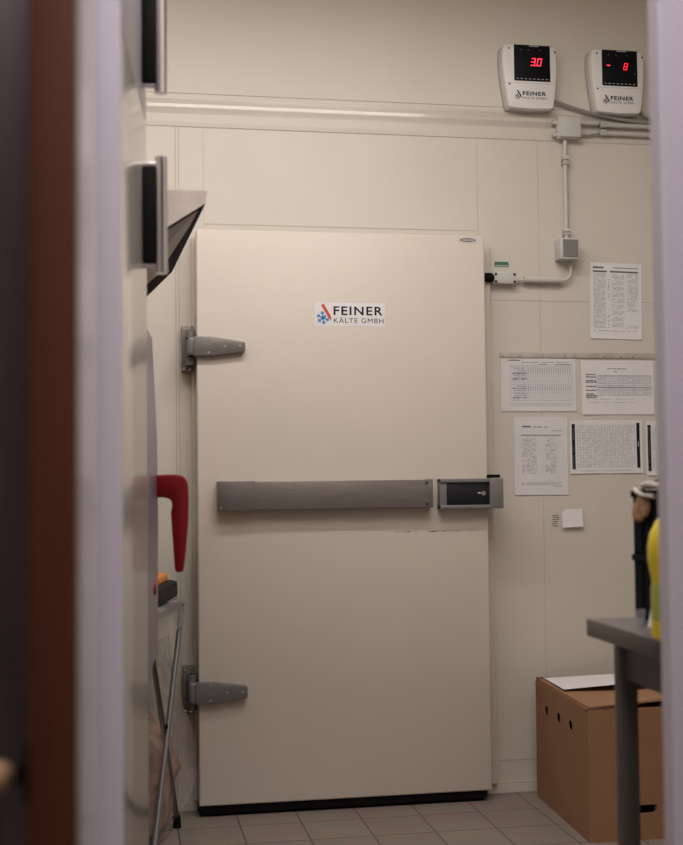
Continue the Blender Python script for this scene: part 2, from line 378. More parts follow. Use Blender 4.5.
bm = bmesh.new(); bmesh.ops.create_circle(bm, cap_ends=True, radius=1, segments=20, matrix=Matrix.Translation((1.006, LY-.001, 2.069)) @ Matrix.Diagonal((.031, 1, .0075, 1)) @ Matrix.Rotation(math.pi/2, 4, 'X'))
finish('oval_emblem', bm, 'midink', st2)
bm = bmesh.new()
for k in range(7): quad(bm, .984+k*.0068, .988+k*.0068, 2.0665, 2.0715, LY-.0014)
finish('small_print', bm, 'paper2', st2)

# ------------------------------------------------------------------ temperature monitors
def seg7(bm, x, z, w, h, segs, y, sh=.20, t=.12):
    tw = w*t*1.5
    S = {'a': (0, w, h-tw, h), 'g': (0, w, h/2-tw/2, h/2+tw/2), 'd': (0, w, 0, tw), 'f': (0, tw, h/2, h), 'e': (0, tw, 0, h/2), 'b': (w-tw, w, h/2, h), 'c': (w-tw, w, 0, h/2)}
    for s in segs:
        a, b, c, d = S[s]; i = tw*.18
        if s in 'agd': a += i; b -= i
        else: c += i; d -= i
        vs = [bm.verts.new((x+px+sh*pz, y, z+pz)) for px, pz in ((a, c), (b, c), (b, d), (a, d))]
        bm.faces.new(vs)
def monitor(x0, x1, z0, z1, label, digits):
    w, h = x1-x0, z1-z0
    base = [(.045, .985), (.28, 1.0), (.72, 1.0), (.95, .975), (.985, .94), (1.0, .78), (1.0, .62), (.985, .40), (.955, .18), (.93, .03), (.90, .005), (.5, -.008), (.13, .012), (.10, .04), (.065, .22), (.025, .45), (.005, .65), (.0, .82), (.012, .955)]
    r = root('temperature_display', label, 'temperature display', (x0, 0, z0), 'temperature displays high on the wall')
    def P(u, v): return (u*w, v*h)
    bm = bmesh.new(); prism(bm, [P(u, v) for u, v in base], -.062, -.022, .005); finish('case', bm, 'monitor', r, smooth=True)
    bm = bmesh.new(); prism(bm, [P(.5+(u-.5)*1.035-.012, .5+(v-.5)*1.02-.004) for u, v in base], -.026, -.0, .003); finish('back_plate', bm, 'monback', r, smooth=True)
    bm = bmesh.new(); box(bm, .200*w, .875*w, -.0645, -.05, .425*h, .992*h, .002); d = finish('display', bm, 'glass', r, smooth=True)
    y = -.0652
    bm = bmesh.new()
    for k in range(8):
        xx = (.235+.078*k)*w; quad(bm, xx, xx+.045*w, .452*h, .462*h, y); 
    for u in (.32, .46, .67): quad(bm, u*w, (u+.012)*w, .905*h, .915*h, y)
    if digits == 'minus': quad(bm, .815*w, .83*w, .62*h, .632*h, y)
    finish('symbols', bm, 'symbol', d)
    bm = bmesh.new(); box(bm, .48*w, .66*w, -.067, -.06, .965*h, .98*h, .001); finish('silver_badge', bm, 'symbol', d)
    if digits == '3.0':
        bm = bmesh.new(); seg7(bm, .500*w, .665*h, .080*w, .120*h, 'abgcd', y); quad(bm, .590*w, .606*w, .660*h, .675*h, y); seg7(bm, .615*w, .665*h, .080*w, .120*h, 'abcdef', y)
        finish('digits', bm, 'redb', d)
    else:
        bm = bmesh.new(); quad(bm, .29*w, .35*w, .735*h, .750*h, y); finish('minus_sign', bm, 'redb', d)
        bm = bmesh.new(); seg7(bm, .60*w, .680*h, .07*w, .11*h, 'abcdefg', y); finish('digits', bm, 'red', d)
    for u, v in ((.11, .93), (.97, .90), (.11, .37)):
        bm = bmesh.new(); disc(bm, u*w, -.0612, v*h, .0036, .0012); finish('screw', bm, 'darkscrew', r)
    bm = bmesh.new(); box(bm, .06*w, .965*w, -.0625, -.06, .392*h, .397*h); finish('cover_joint', bm, 'monback', r)
    logo('m', r, .195*w, .80*w, .125*h, .285*h, -.0628, mono=True)
monitor(1.174, 1.388, 2.595, 2.842, 'pale wall display reading 3.0 in red digits, left of the two', '3.0')
monitor(1.529, 1.744, 2.592, 2.840, 'pale wall display reading minus 8 in red, beside the doorway frame', 'minus')

# ------------------------------------------------------------------ cables and boxes
r = root('junction_box', 'pale square junction box under the two red displays', 'junction box', (1.445, 0, 2.535))
bm = bmesh.new(); box(bm, -.047, .045, -.040, 0, -.044, .042, .004); finish('box_body', bm, 'boxbody', r, smooth=True)
bm = bmesh.new(); box(bm, -.043, .043, -.048, -.040, -.040, .040, .003); finish('lid', bm, 'boxbody', r, smooth=True)
for dx, dz in ((-.056, .02), (-.056, -.028)):
    bm = bmesh.new(); tube(bm, [(dx+.012, -.022, dz), (dx-.010, -.022, dz)], .010, 10); finish('cable_gland', bm, 'boxbody', r, smooth=True)
r = root('switch_box', 'small pale box with a dark grey square face, end of the vertical conduit', 'switch box', (1.428, 0, 2.058))
bm = bmesh.new(); box(bm, -.040, .036, -.066, 0, -.041, .040, .004); finish('box_body', bm, 'boxbody', r, smooth=True)
bm = bmesh.new(); box(bm, -.029, .031, -.069, -.064, -.033, .034, .001); finish('grey_cover', bm, 'greyface', r)
bm = bmesh.new(); tube(bm, [(1.432, -.018, 2.49), (1.432, -.018, 2.10)], .0085, 12)
cd = tag(finish('conduit', bm, 'pvc', smooth=True), 'thin pale vertical conduit between the two small wall boxes', 'conduit')
for z in (2.42, 2.40, 2.135, 2.125):
    bm = bmesh.new(); box(bm, 1.420, 1.446, -.03, 0, z-.008, z+.008, .002); finish('conduit_clip', bm, 'boxbody' if z in (2.42, 2.135) else 'monback', cd)
pts = [(1.447, -.02, 2.02), (1.446, -.02, 1.985)]
for k in range(7):
    a = k/6*math.pi/2; pts.append((1.446-.035*(1-math.cos(a)), -.02, 1.975-.035*math.sin(a)))
pts += [(1.38, -.02, 1.939), (1.22, -.02, 1.940)]
bm = bmesh.new(); tube(bm, pts, .0055, 10); cb = tag(finish('cable', bm, 'pvc', smooth=True), 'pale cable bending from the grey-faced box to the door contact', 'cable')
bm = bmesh.new(); tube(bm, [(1.405, -.02, 1.940), (1.255, -.02, 1.941)], .0125, 12); finish('cable_sleeve', bm, 'pvc', cb, smooth=True)
r = root('door_contact_switch', 'small pale switch with black plunger touching the door edge under the green label', 'switch', (1.178, 0, 1.943))
bm = bmesh.new(); box(bm, -.048, .046, -.035, 0, -.020, .022, .003); finish('switch_body', bm, 'boxbody', r, smooth=True)
for dx, dz in ((-.038, .015), (.036, .015), (-.038, -.013), (.036, -.013)):
    bm = bmesh.new(); disc(bm, dx, -.0345, dz, .0055, .0015); finish('screw', bm, 'darkscrew', r)
bm = bmesh.new(); tube(bm, [(-.048, -.03, .001), (-.060, -.032, .001), (-.062, -.035, .001), (-.085, -.05, .001), (-.104, -.052, 0)], [.014, .014, .019, .016, .012], 12); finish('plunger', bm, 'black', r, smooth=True)
bm = bmesh.new(); tube(bm, [(.045, -.02, -.003), (.058, -.02, -.003)], .008, 10); finish('cable_gland', bm, 'boxbody', r, smooth=True)
bm = bmesh.new(); box(bm, 1.146, 1.202, -.0012, 0, 1.992, 2.012); gl = tag(finish('label_strip', bm, 'green'), 'tiny dark green label above the door contact switch', 'label')
bm = bmesh.new(); quad(bm, 1.150, 1.198, 1.994, 1.999, -.0016); finish('label_text_band', bm, 'symbol', gl)
# cables along to the right
for i, (za, zb, rr, lab) in enumerate(((2.560, 2.560, .0095, 'upper of two pale conduits running right from the junction box'), (2.528, 2.524, .0095, 'lower of two pale conduits running right from the junction box'))):
    bm = bmesh.new(); tube(bm, [(1.575, -.02, za-.006), (XR, -.02, zb-.006)], rr, 12)
    c = tag(finish('conduit', bm, 'pvc', smooth=True), lab, 'conduit')
    bm = bmesh.new(); tube(bm, [(1.495, -.02, za-.008-.010*i), (1.53, -.02, za-.008-.008*i), (1.575, -.02, za-.006)], .0045, 8); finish('cable_core', bm, 'cable', c, smooth=True)
    bm = bmesh.new(); box(bm, 1.575, 1.60, -.033, 0, za-.018, za+.006, .003); finish('conduit_clip', bm, 'monback', c)
pts = []
for k in range(17):
    t = k/16; x = 1.390+t*.485; z = 2.572+.070*(1-min(1, t*1.15))**2 - .004; pts.append((x, -.028, z))
pts += [(XR, -.028, 2.566)]
bm = bmesh.new(); tube(bm, pts, .0065, 8); tag(finish('cable', bm, 'cable', smooth=True), 'grey cable sagging right from behind the 3.0 display', 'cable')
bm = bmesh.new(); tube(bm, [(1.746, -.012, 2.615), (1.76, -.018, 2.597), (1.80, -.02, 2.585), (1.9, -.02, 2.583), (XR, -.02, 2.583)], .006, 8); tag(finish('cable', bm, 'cable', smooth=True), 'short dark cable leaving the minus 8 display', 'cable')

# ------------------------------------------------------------------ papers on the wall
def sheet(name, x0, x1, z0, z1, label, cat='paper', m='paper', group=None, rot=0.0, curl=0.003, y=-.0012, mat2=None):
    cx, cz = (x0+x1)/2, (z0+z1)/2; w, h = x1-x0, z1-z0
    bm = bmesh.new(); nx, nz = 10, 12; g = []
    for j in range(nz+1):
        row = []
        for i in range(nx+1):
            u, v = i/nx, j/nz
            d = curl*((1-v)**3)*(.4+.6*abs(u-.5)*2) + .0003*math.sin(u*7+j*.2+x0*9)*(1-v)
            row.append(bm.verts.new(((u-.5)*w, -abs(d), (v-.5)*h)))
        g.append(row)
    for j in range(nz):
        for i in range(nx): bm.faces.new((g[j][i], g[j][i+1], g[j+1][i+1], g[j+1][i]))
    o = finish(name, bm, m); o.location = (cx, y, cz); o.rotation_euler = (0, rot, 0)
    md = o.modifiers.new('thickness', 'SOLIDIFY'); md.thickness = .0004
    tag(o, label, cat, group)
    def depth(u, v): return -abs(curl*((1-v)**3)*(.4+.6*abs(u-.5)*2) + .0003*math.sin(u*7+v*nz*.2+x0*9)*(1-v))
    return o, w, h, depth
def words(bm, o, w, h, depth, u0, u1, v, th, dens=.8, wl=(.01, .04)):
    u = u0
    while u < u1:
        l = random.uniform(*wl)
        if random.random() < dens:
            ue = min(u+l, u1); y = min(depth(u, v), depth(ue, v))-.0013
            vs = [bm.verts.new(((a-.5)*w, y, (b-.5)*h)) for a, b in ((u, v), (ue, v), (ue, v+th), (u, v+th))]
            bm.faces.new(vs)
        u += l+.008
def rect(bm, w, h, depth, u0, u1, v0, v1, off=.0012):
    n = max(1, int((v1-v0)*12)); 
    for k in range(n):
        a, b = v0+(v1-v0)*k/n, v0+(v1-v0)*(k+1)/n
        ya, yb = min(depth(u0, a), depth(u1, a))-off, min(depth(u0, b), depth(u1, b))-off
        bm.faces.new([bm.verts.new(p) for p in (((u0-.5)*w, ya, (a-.5)*h), ((u1-.5)*w, ya, (a-.5)*h), ((u1-.5)*w, yb, (b-.5)*h), ((u0-.5)*w, yb, (b-.5)*h))])
# P1 tall dense list, upper right
o, w, h, dp = sheet('notice_sheet', 1.530, 1.742, 1.718, 2.016, 'densely printed upright sheet alone below the grey-faced box, highest of the papers', group='papers on the wall', rot=.02)
bm = bmesh.new(); rect(bm, w, h, dp, .05, .26, .925, .945); rect(bm, w, h, dp, .05, .32, .875, .895); rect(bm, w, h, dp, .38, .93, .875, .895); rect(bm, w, h, dp, .45, .93, .932, .940); finish('heading', bm, 'midink', o)
bm = bmesh.new()
for k in range(46):
    v = .855-k*.0158
    words(bm, o, w, h, dp, .06, .30, v, .0062, .85); words(bm, o, w, h, dp, .34, .38, v, .008, .4, (.02, .03))
    if k % 5: words(bm, o, w, h, dp, .42, .66, v, .0062, .8)
    if k < 32 or k > 42: words(bm, o, w, h, dp, .71, .93, v, .0062, .75)
words(bm, o, w, h, dp, .06, .9, .10, .008, .8)
finish('printed_text', bm, 'greyink', o)
# P2 chart landscape in sleeve, left
o, w, h, dp = sheet('chart_sheet', 1.164, 1.464, 1.438, 1.640, 'landscape printed chart in a clear sleeve, left under the holder strip', group='papers on the wall', curl=.0025)
bm = bmesh.new(); rect(bm, w, h, dp, .09, .26, .955, .975); words(bm, o, w, h, dp, .28, .9, .92, .012, .9); rect(bm, w, h, dp, .5, .62, .88, .892); rect(bm, w, h, dp, .72, .95, .88, .892)
for v0 in (.60, .70, .24, .42): rect(bm, w, h, dp, .17, .30, v0-.05, v0+.03) if False else words(bm, o, w, h, dp, .15, .34, v0, .02, .9, (.02, .05))
finish('heading', bm, 'midink', o)
bm = bmesh.new()
for row in (.80, .765, .73, .46, .425, .39):
    for k in range(19): rect(bm, w, h, dp, .36+k*.031, .374+k*.031, row-.006, row+.022)
for row in (.66, .62, .58, .32, .28, .24):
    for k in range(24): rect(bm, w, h, dp, .36+k*.0245, .366+k*.0245, row-.004, row+.014)
for v in (.86, .835, .70, .545, .50, .355, .20): rect(bm, w, h, dp, .13, .955, v, v+.006)
for u in (.13, .17, .235, .30, .355, .955): rect(bm, w, h, dp, u, u+.003, .18, .86)
for v in (.80, .76, .72, .66, .62, .58, .46, .42, .38, .32, .28, .24):
    words(bm, o, w, h, dp, .18, .345, v, .022, .9, (.02, .05))
words(bm, o, w, h, dp, .1, .95, .13, .012, .95); words(bm, o, w, h, dp, .1, .95, .10, .008, .95)
finish('printed_table', bm, 'greyink', o)
bm = bmesh.new(); box(bm, -.154, .152, -.0062, -.0056, -.104, .101); finish('clear_sleeve', bm, 'film', o)
# P3 landscape right
o, w, h, dp = sheet('chart_sheet', 1.488, 1.785, 1.424, 1.634, 'landscape form with faint blue table, right end under the holder strip', group='papers on the wall', curl=.0025)
bm = bmesh.new(); words(bm, o, w, h, dp, .36, .62, .84, .014, .9); words(bm, o, w, h, dp, .45, .52, .79, .012, .9)
for v, n in ((.73, 1), (.685, 1), (.62, 2), (.51, 1), (.44, 1), (.37, 3)):
    for q in range(n): words(bm, o, w, h, dp, .06, .2+.02*(q % 2), v-q*.03, .018, .95, (.03, .06))
rect(bm, w, h, dp, .22, .97, .715, .722); rect(bm, w, h, dp, .22, .97, .50, .507)
finish('heading', bm, 'midink', o)
bm = bmesh.new()
for k in range(10): words(bm, o, w, h, dp, .22, .97, .68-k*.036, .010, .55, (.008, .015))
finish('printed_table', bm, 'bluink', o)
bm = bmesh.new()
for k in range(9): rect(bm, w, h, dp, .22, .97, .70-k*.042, .703-k*.042)
for k in range(26): rect(bm, w, h, dp, .22+k*.03, .2225+k*.03, .34, .70)
words(bm, o, w, h, dp, .08, .9, .28, .008, .7); words(bm, o, w, h, dp, .08, .95, .22, .008, .6)
finish('printed_lines', bm, 'greyink', o)
# P4 portrait lower left
o, w, h, dp = sheet('notice_sheet', 1.213, 1.426, 1.116, 1.415, 'upright printed sheet directly right of the door latch', group='papers on the wall', m='paper2', rot=.004, curl=.0025)
bm = bmesh.new(); rect(bm, w, h, dp, .15, .31, .868, .884); words(bm, o, w, h, dp, .35, .62, .866, .010, .9); words(bm, o, w, h, dp, .72, .9, .82, .006, .9); finish('heading', bm, 'midink', o)
bm = bmesh.new(); rect(bm, w, h, dp, .13, .88, .755, .775)
for k in range(28):
    v = .73-k*.0168; words(bm, o, w, h, dp, .14, .42, v, .0055, .7); words(bm, o, w, h, dp, .58, .78, v, .0055, .6, (.02, .05))
for v in (.16, .145, .13): words(bm, o, w, h, dp, .12, .88, v, .005, .8)
words(bm, o, w, h, dp, .72, .9, .105, .01, .8)
finish('printed_text', bm, 'greyink', o)
# P5/P6 tables with black side bars
def bar_table(x0, x1, z0, z1, label):
    o, w, h, dp = sheet('schedule_sheet', x0, x1, z0, z1, label, group='papers on the wall', curl=.003)
    bm = bmesh.new(); rect(bm, w, h, dp, .025, .07, .08, .93); rect(bm, w, h, dp, .92, .965, .10, .95); finish('side_bar', bm, 'ink', o)
    bm = bmesh.new()
    for k in range(18): words(bm, o, w, h, dp, .04, .055, .10+k*.045, .014, .8, (.008, .012)); 
    words(bm, o, w, h, dp, .935, .95, .5, .1, 1, (.01, .012)); finish('side_bar_text', bm, 'symbol', o)
    for v in list(o.children[-1].data.vertices): v.co.y -= .0006
    bm = bmesh.new()
    for k in range(22): rect(bm, w, h, dp, .10+k*.0375, .1025+k*.0375, .10, .92)
    for k in range(20): words(bm, o, w, h, dp, .095, .90, .13+k*.040, .010, .75, (.006, .03))
    finish('printed_table', bm, 'greyink', o)
    bm = bmesh.new(); words(bm, o, w, h, dp, .14, .86, .045, .010, .9); finish('caption', bm, 'bluink', o)
bar_table(1.437, 1.733, 1.196, 1.402, 'landscape table sheet with a black bar down each side')
bar_table(1.748, 2.044, 1.186, 1.398, 'sheet with a black left bar, cut off by the right doorway frame')
# holder strip
bm = bmesh.new(); box(bm, 1.160, 1.80, -.005, 0, 1.642, 1.664, .001); hs = tag(finish('paper_holder_strip', bm, 'tape', smooth=True), 'narrow beige holder strip along the top of two landscape papers', 'holder strip')
for x in (1.17, 1.24, 1.33, 1.42, 1.46, 1.58, 1.65, 1.70):
    bm = bmesh.new(); disc(bm, x, -.0048, 1.647, .0028, .002); finish('pin', bm, 'midink', hs)
# small note and label
bm = bmesh.new(); prism(bm, [(1.397, .990), (1.481, .993), (1.480, 1.061), (1.412, 1.060), (1.397, 1.048)], -.0062, -.0055)
for v in bm.verts: v.co.y -= .008*max(0, 1-(v.co.z-.99)/.07)
tag(finish('note', bm, 'paper'), 'small blank white note with a cut corner below the upright sheet', 'note')
bm = bmesh.new(); box(bm, 1.356, 1.402, -.0012, 0, .984, 1.048); nl = tag(finish('label_sticker', bm, 'wall'), 'little worn sticker peeking out left of the blank white note', 'sticker')
bm = bmesh.new()
for k in range(6): quad(bm, 1.360+.002*(k % 2), 1.375+random.random()*.02, 1.035-k*.008, 1.0385-k*.008, -.0016)
finish('printed_text', bm, 'midink', nl)

# ------------------------------------------------------------------ ceiling lamp (above the frame)
r = root('ceiling_lamp', 'long white ceiling lamp above the cold room door', 'lamp', (KX, KY, KZ))
bm = bmesh.new(); box(bm, -1.07, 1.07, -.11, .11, 0, .08, .01); finish('housing', bm, 'white', r, smooth=True)
bm = bmesh.new(); box(bm, -1.03, 1.03, -.09, .09, -.055, .0, .01); finish('diffuser', bm, 'diff', r, smooth=True)

def lamp(x, y, L_, w_, label):
    r = root('ceiling_lamp', label, 'lamp', (x, y, KZ if y > YP else 2.99))
    bm = bmesh.new(); box(bm, -L_/2, L_/2, -w_/2, w_/2, 0, .08 if y > YP else .06, .01); finish('housing', bm, 'white', r, smooth=True)
    bm = bmesh.new(); box(bm, -L_/2+.04, L_/2-.04, -w_/2+.02, w_/2-.02, -.055, .0, .01); finish('diffuser', bm, 'diff', r, smooth=True)
lamp(K2X, K2Y, 1.62, 1.1, 'added wide fill lamp, unseen above the steel worktable')  # unseen fixture added around the rear fill light
lamp(.15, -4.05, 1.0, .60, 'ceiling lamp of the corridor on this side of the doorway')
# ------------------------------------------------------------------ cardboard box
r = root('cardboard_box', 'brown cardboard carton with three round holes standing on the floor', 'box', (1.222, -.685, 0))
BW, BD, BH, T = .60, .60, .425, .006
bm = bmesh.new()
sheared = Matrix.Identity(4); sheared[0][1] = .035
# left side wall with three holes
def wall_with_holes(bm, width, height, holes, place):
    """a flat board of thickness T with oval holes, built as a grid of cells minus the hole cells"""
    us = sorted({0, width} | {h[0]-h[2] for h in holes} | {h[0]+h[2] for h in holes})
    vs = sorted({0, height} | {h[1]-h[3] for h in holes} | {h[1]+h[3] for h in holes})
    for i in range(len(us)-1):
        for j in range(len(vs)-1):
            uc, vc = (us[i]+us[i+1])/2, (vs[j]+vs[j+1])/2; hit = None
            for h in holes:
                if abs(uc-h[0]) < h[2] and abs(vc-h[1]) < h[3]: hit = h
            if hit is None: bm.faces.new([bm.verts.new(place(a, b)) for a, b in ((us[i], vs[j]), (us[i+1], vs[j]), (us[i+1], vs[j+1]), (us[i], vs[j+1]))])
            else:
                cxx, cyy, a_, b_ = hit[:4]; e = 2/hit[4]
                # only the cell that is centred on this hole is cut; neighbours sharing the band stay whole
                n = 32; inner, outer = [], []
                lo_u, hi_u, lo_v, hi_v = us[i], us[i+1], vs[j], vs[j+1]
                for k in range(n):
                    th = 2*math.pi*k/n; c, s_ = math.cos(th), math.sin(th)
                    inner.append((cxx+a_*.92*math.copysign(abs(c)**e, c), cyy+b_*.9*math.copysign(abs(s_)**e, s_)))
                    m_ = max(abs(c), abs(s_)); outer.append((cxx+(a_ if True else 0)*c/m_, cyy+b_*s_/m_))
                for k in range(n):
                    q = (k+1) % n
                    bm.faces.new([bm.verts.new(place(*p)) for p in (inner[k], inner[q], outer[q], outer[k])])
bm = bmesh.new(); wall_with_holes(bm, BD, BH, [(.18, .343, .020, .019, 2), (.315, .343, .020, .019, 2), (.455, .343, .020, .019, 2)], lambda u, v: (.052*u, u, v))
bmesh.ops.remove_doubles(bm, verts=bm.verts, dist=1e-5); o = finish('side_panel', bm, 'card', r); md = o.modifiers.new('t', 'SOLIDIFY'); md.thickness = .002; md.offset = 1
bm = bmesh.new(); wall_with_holes(bm, BW, BH, [(.193, .098, .040, .015, 4)], lambda u, v: (u, 0, v))
bmesh.ops.remove_doubles(bm, verts=bm.verts, dist=1e-5); o = finish('front_panel', bm, 'card', r); md = o.modifiers.new('t', 'SOLIDIFY'); md.thickness = T; md.offset = 1
bm = bmesh.new(); box(bm, BW+.0, BW+.006, 0, BD, 0, BH); finish('side_panel', bm, 'card', r)
bm = bmesh.new(); box(bm, .034, BW, BD-.006, BD, 0, BH); finish('back_panel', bm, 'card', r)
bm = bmesh.new(); box(bm, .03, BW, .006, BD-.006, .0, .006); finish('bottom_panel', bm, 'card', r)
bm = bmesh.new(); box(bm, .075, BW-.02, .03, BD-.03, .008, .395, .01); finish('dark_hole_block', bm, 'crate', r)  # black block added so the carton's holes read dark
# top flaps: rear flap slopes up, front flap slightly open
bm = bmesh.new()
def flap(bm, pts, th=.005):
    n = len(pts); A = [bm.verts.new(p) for p in pts]; B = [bm.verts.new((p[0], p[1], p[2]-th)) for p in pts]
    bm.faces.new(A); bm.faces.new(B)
    for i in range(n): bm.faces.new((A[i], A[(i+1) % n], B[(i+1) % n], B[i]))
flap(bm, [(.004, .012, .4285), (.036, .594, .4285), (.24, .55, .4285), (.22, .06, .4285)]); finish('top_flap', bm, 'card', r)
bm = bmesh.new(); flap(bm, [(.038, .596, .434), (BW, .596, .434), (BW, .020, .482), (.30, .010, .450), (.010, .012, .434)]); finish('top_flap', bm, 'card', r)
bm = bmesh.new(); flap(bm, [(.02, .004, .423), (BW, .004, .423), (BW, .59, .405), (.03, .59, .405)]); finish('top_flap', bm, 'card', r)
bm = bmesh.new()
for k in range(12):
    x = -.004+.010*k; box(bm, x, x+.009, -.002, .006, .421, .427+.006*random.random())
for k in range(5):
    box(bm, .034+.006*k, .039+.006*k, .585, .597, .424, .433+.008*random.random())
finish('torn_edge', bm, 'cardin', r)
# sheet of paper on top of the box
bm = bmesh.new(); flap(bm, [(1.256, -.38, .4425), (1.60, -.44, .472), (1.60, -.14, .450), (1.278, -.115, .439)], .0012)
tag(finish('loose_sheet', bm, 'paper'), 'blank white sheet lying on top of the brown carton', 'paper')

# ------------------------------------------------------------------ steel worktable
r = root('worktable', 'stainless steel worktable corner in front of the brown carton', 'table', (.66, -2.14, 0))
TY0 = -.68
bm = bmesh.new(); prism(bm, [(0, .865), (1.5, .865), (1.5, .900), (0, .900)], TY0, 0, .0025); finish('tabletop', bm, 'tsteel', r, smooth=True)
for x in (.040, 1.41):
    for y in (-.075, TY0+.03):
        bm = bmesh.new(); box(bm, x, x+.038, y, y+.032, .0, .866, .003); finish('leg', bm, 'tleg', r, smooth=True)
for y in (-.07, TY0+.035):
    bm = bmesh.new(); box(bm, .09, 1.41, y, y+.03, .786, .866, .002); finish('apron', bm, 'tleg', r)
for x in (.05, 1.42):
    bm = bmesh.new(); box(bm, x, x+.03, TY0+.075, -.075, .786, .866, .002); finish('apron', bm, 'tleg', r)
bm = bmesh.new(); quad(bm, .052, .078, .842, .850, -.0755); lb = finish('maker_label', bm, 'green', r)
lb.location = (0, -.0006, 0)

# black crates on the table
def crate(x, y, z, w, d, h, label):
    r = root('crate', label, 'crate', (x, y, z), 'black crates stacked on the worktable')
    bm = bmesh.new(); t = .004
    box(bm, 0, w, 0, d, 0, t)
    for (a, b, c, e) in ((0, t, 0, d), (w-t, w, 0, d), (0, w, 0, t), (0, w, d-t, d)): box(bm, a, b, c, e, 0, h)
    finish('crate_body', bm, 'crate', r)
    bm = bmesh.new()
    for (a, b, c, e) in ((-.004, .004, -.004, d+.004), (w-.004, w+.004, -.004, d+.004), (-.004, w+.004, -.004, .004), (-.004, w+.004, d-.004, d+.004)): box(bm, a, b, c, e, h-.014, h-.001, .001)
    finish('rim', bm, 'crate', r)
    bm = bmesh.new()
    for k in range(int(w/.04)): box(bm, .02+k*.04, .024+k*.04, -.004, 0, .01, h-.014)
    for k in range(int(d/.04)): box(bm, -.004, 0, .02+k*.04, .024+k*.04, .01, h-.014)
    finish('ribs', bm, 'crate', r)
crate(.764, -2.375, .901, .36, .227, .13, 'black plastic crate standing on the worktable, lower of the stack')
crate(.764, -2.375, 1.031, .36, .227, .130, 'black plastic crate with a kraft bag, on top of the other crate')
# kraft paper bag hanging over the left rim of the upper crate
r = root('paper_bag', 'crumpled kraft paper bag hanging over the crate behind the yellow bottle', 'paper bag', (.766, -2.178, 1.10))
bm = bmesh.new(); g = []
for j in range(9):
    row = []
    for i in range(7):
        u, v = i/6, j/8
        row.append(bm.verts.new((-.010-.006*math.sin(u*9+v*4), -(.006+u*.055-.010*(1-v)*(1-u)), -.002+v*.056+.020*max(0, u-.45)*(1-v))))
    g.append(row)
for j in range(8):
    for i in range(6): bm.faces.new((g[j][i], g[j][i+1], g[j+1][i+1], g[j+1][i]))
o = finish('bag_flap', bm, 'kraft', r, smooth=True); md = o.modifiers.new('t', 'SOLIDIFY'); md.thickness = .002
bm = bmesh.new(); tube(bm, [(-.006, .012, .063), (-.013, -.015, .058), (-.013, -.045, .052), (-.010, -.09, .050)], .0045, 8); finish('bag_rim', bm, 'tape', r, smooth=True)
bm = bmesh.new(); tube(bm, [(.0, -.015, .062), (-.008, -.035, .072), (-.010, -.06, .074), (-.006, -.12, .070)], [.004, .006, .007, .007], 8); finish('bag_handle', bm, 'tape', r, smooth=True)
bm = bmesh.new(); flap(bm, [(.01, .0, .066), (.01, -.20, .125), (.22, -.20, .125), (.22, .0, .066)], .003); finish('dark_lining', bm, 'crate', r)
# yellow bottle
r = root('squeeze_bottle', 'yellow squeeze bottle on the worktable, half hidden by the right doorway frame', 'bottle', (.688, -2.50, .901))
bm = bmesh.new(); lathe(bm, [(.036, 0), (.042, .006), (.0425, .05), (.040, .095), (.0405, .105), (.047, .14), (.047, .165), (.042, .19), (.030, .212), (.016, .226), (.013, .238)], 0, 0); finish('bottle_body', bm, 'yellow', r, smooth=True)
bm = bmesh.new(); lathe(bm, [(.0405, .035), (.0428, .036), (.0428, .09), (.0405, .101)], 0, 0); o = finish('label_band', bm, 'bgreen', r, smooth=True)
bm = bmesh.new(); lathe(bm, [(.015, .236), (.015, .262), (.006, .268), (.004, .30)], 0, 0, 16); finish('cap', bm, 'yellow', r, smooth=True)
bm = bmesh.new(); lathe(bm, [(.011, 0), (.0105, .002), (.0035, .038), (.002, .040)], .682, -2.42, 16)
for v in bm.verts: v.co.z += .915
o = tag(finish('nozzle_cap', bm, 'paper', smooth=True), 'small white pointed cap beside the foot of the yellow bottle', 'cap')
bm = bmesh.new(); lathe(bm, [(.012, .901), (.0125, .915), (.011, .9149)], .682, -2.42, 16); finish('cap_collar', bm, 'tape', o, smooth=True)
bm = bmesh.new(); t = 18
prof = [(.011, .901), (.013, .928)]
rings = [[bm.verts.new((.728+rr*math.cos(2*math.pi*k/t), -2.25+rr*math.sin(2*math.pi*k/t), z)) for k in range(t)] for rr, z in prof]
for k in range(t): bm.faces.new((rings[0][k], rings[0][(k+1) % t], rings[1][(k+1) % t], rings[1][k]))
bm.faces.new(rings[0]); tag(finish('plastic_cup', bm, 'cup', smooth=True), 'small clear cup on the worktable in front of the black crates', 'cup')

# ------------------------------------------------------------------ left: brown door leaf with handle
r = root('door_leaf', 'dark brown edge of an open door standing close on the left', 'door', (-.327, -2.872, 0))
r.rotation_euler = (0, 0, -.0082)
r.name = 'door_2'; r['kind'] = 'structure'; del r['category']
bm = bmesh.new(); box(bm, -.019, .0175, -.735, 0.0, .01, 2.05, .002); finish('leaf_core', bm, 'brown', r, smooth=True)
bm = bmesh.new(); box(bm, .0176, .0190, -.731, 0.0, .012, 2.048); finish('laminate_face', bm, 'leafface', r)
bm = bmesh.new(); disc(bm, 0, 0, 0, .024, .006, 20); o = finish('handle_rosette', bm, 'bplastic', r, smooth=True); o.rotation_euler = (0, 0, -math.pi/2); o.location = (-.019, -.69, .965)
bm = bmesh.new(); tube(bm, [(-.019, -.69, .965), (-.044, -.69, .965)], .008, 12); h = finish('lever_handle', bm, 'bplastic', r, smooth=True)
bm = bmesh.new(); tube(bm, [(-.037, -.69, .966), (-.042, -.695, .966), (-.060, -.695, .966), (-.070, -.69, .966)], [.008, .012, .012, .007], 16); finish('handle_knob', bm, 'brass', h, smooth=True)

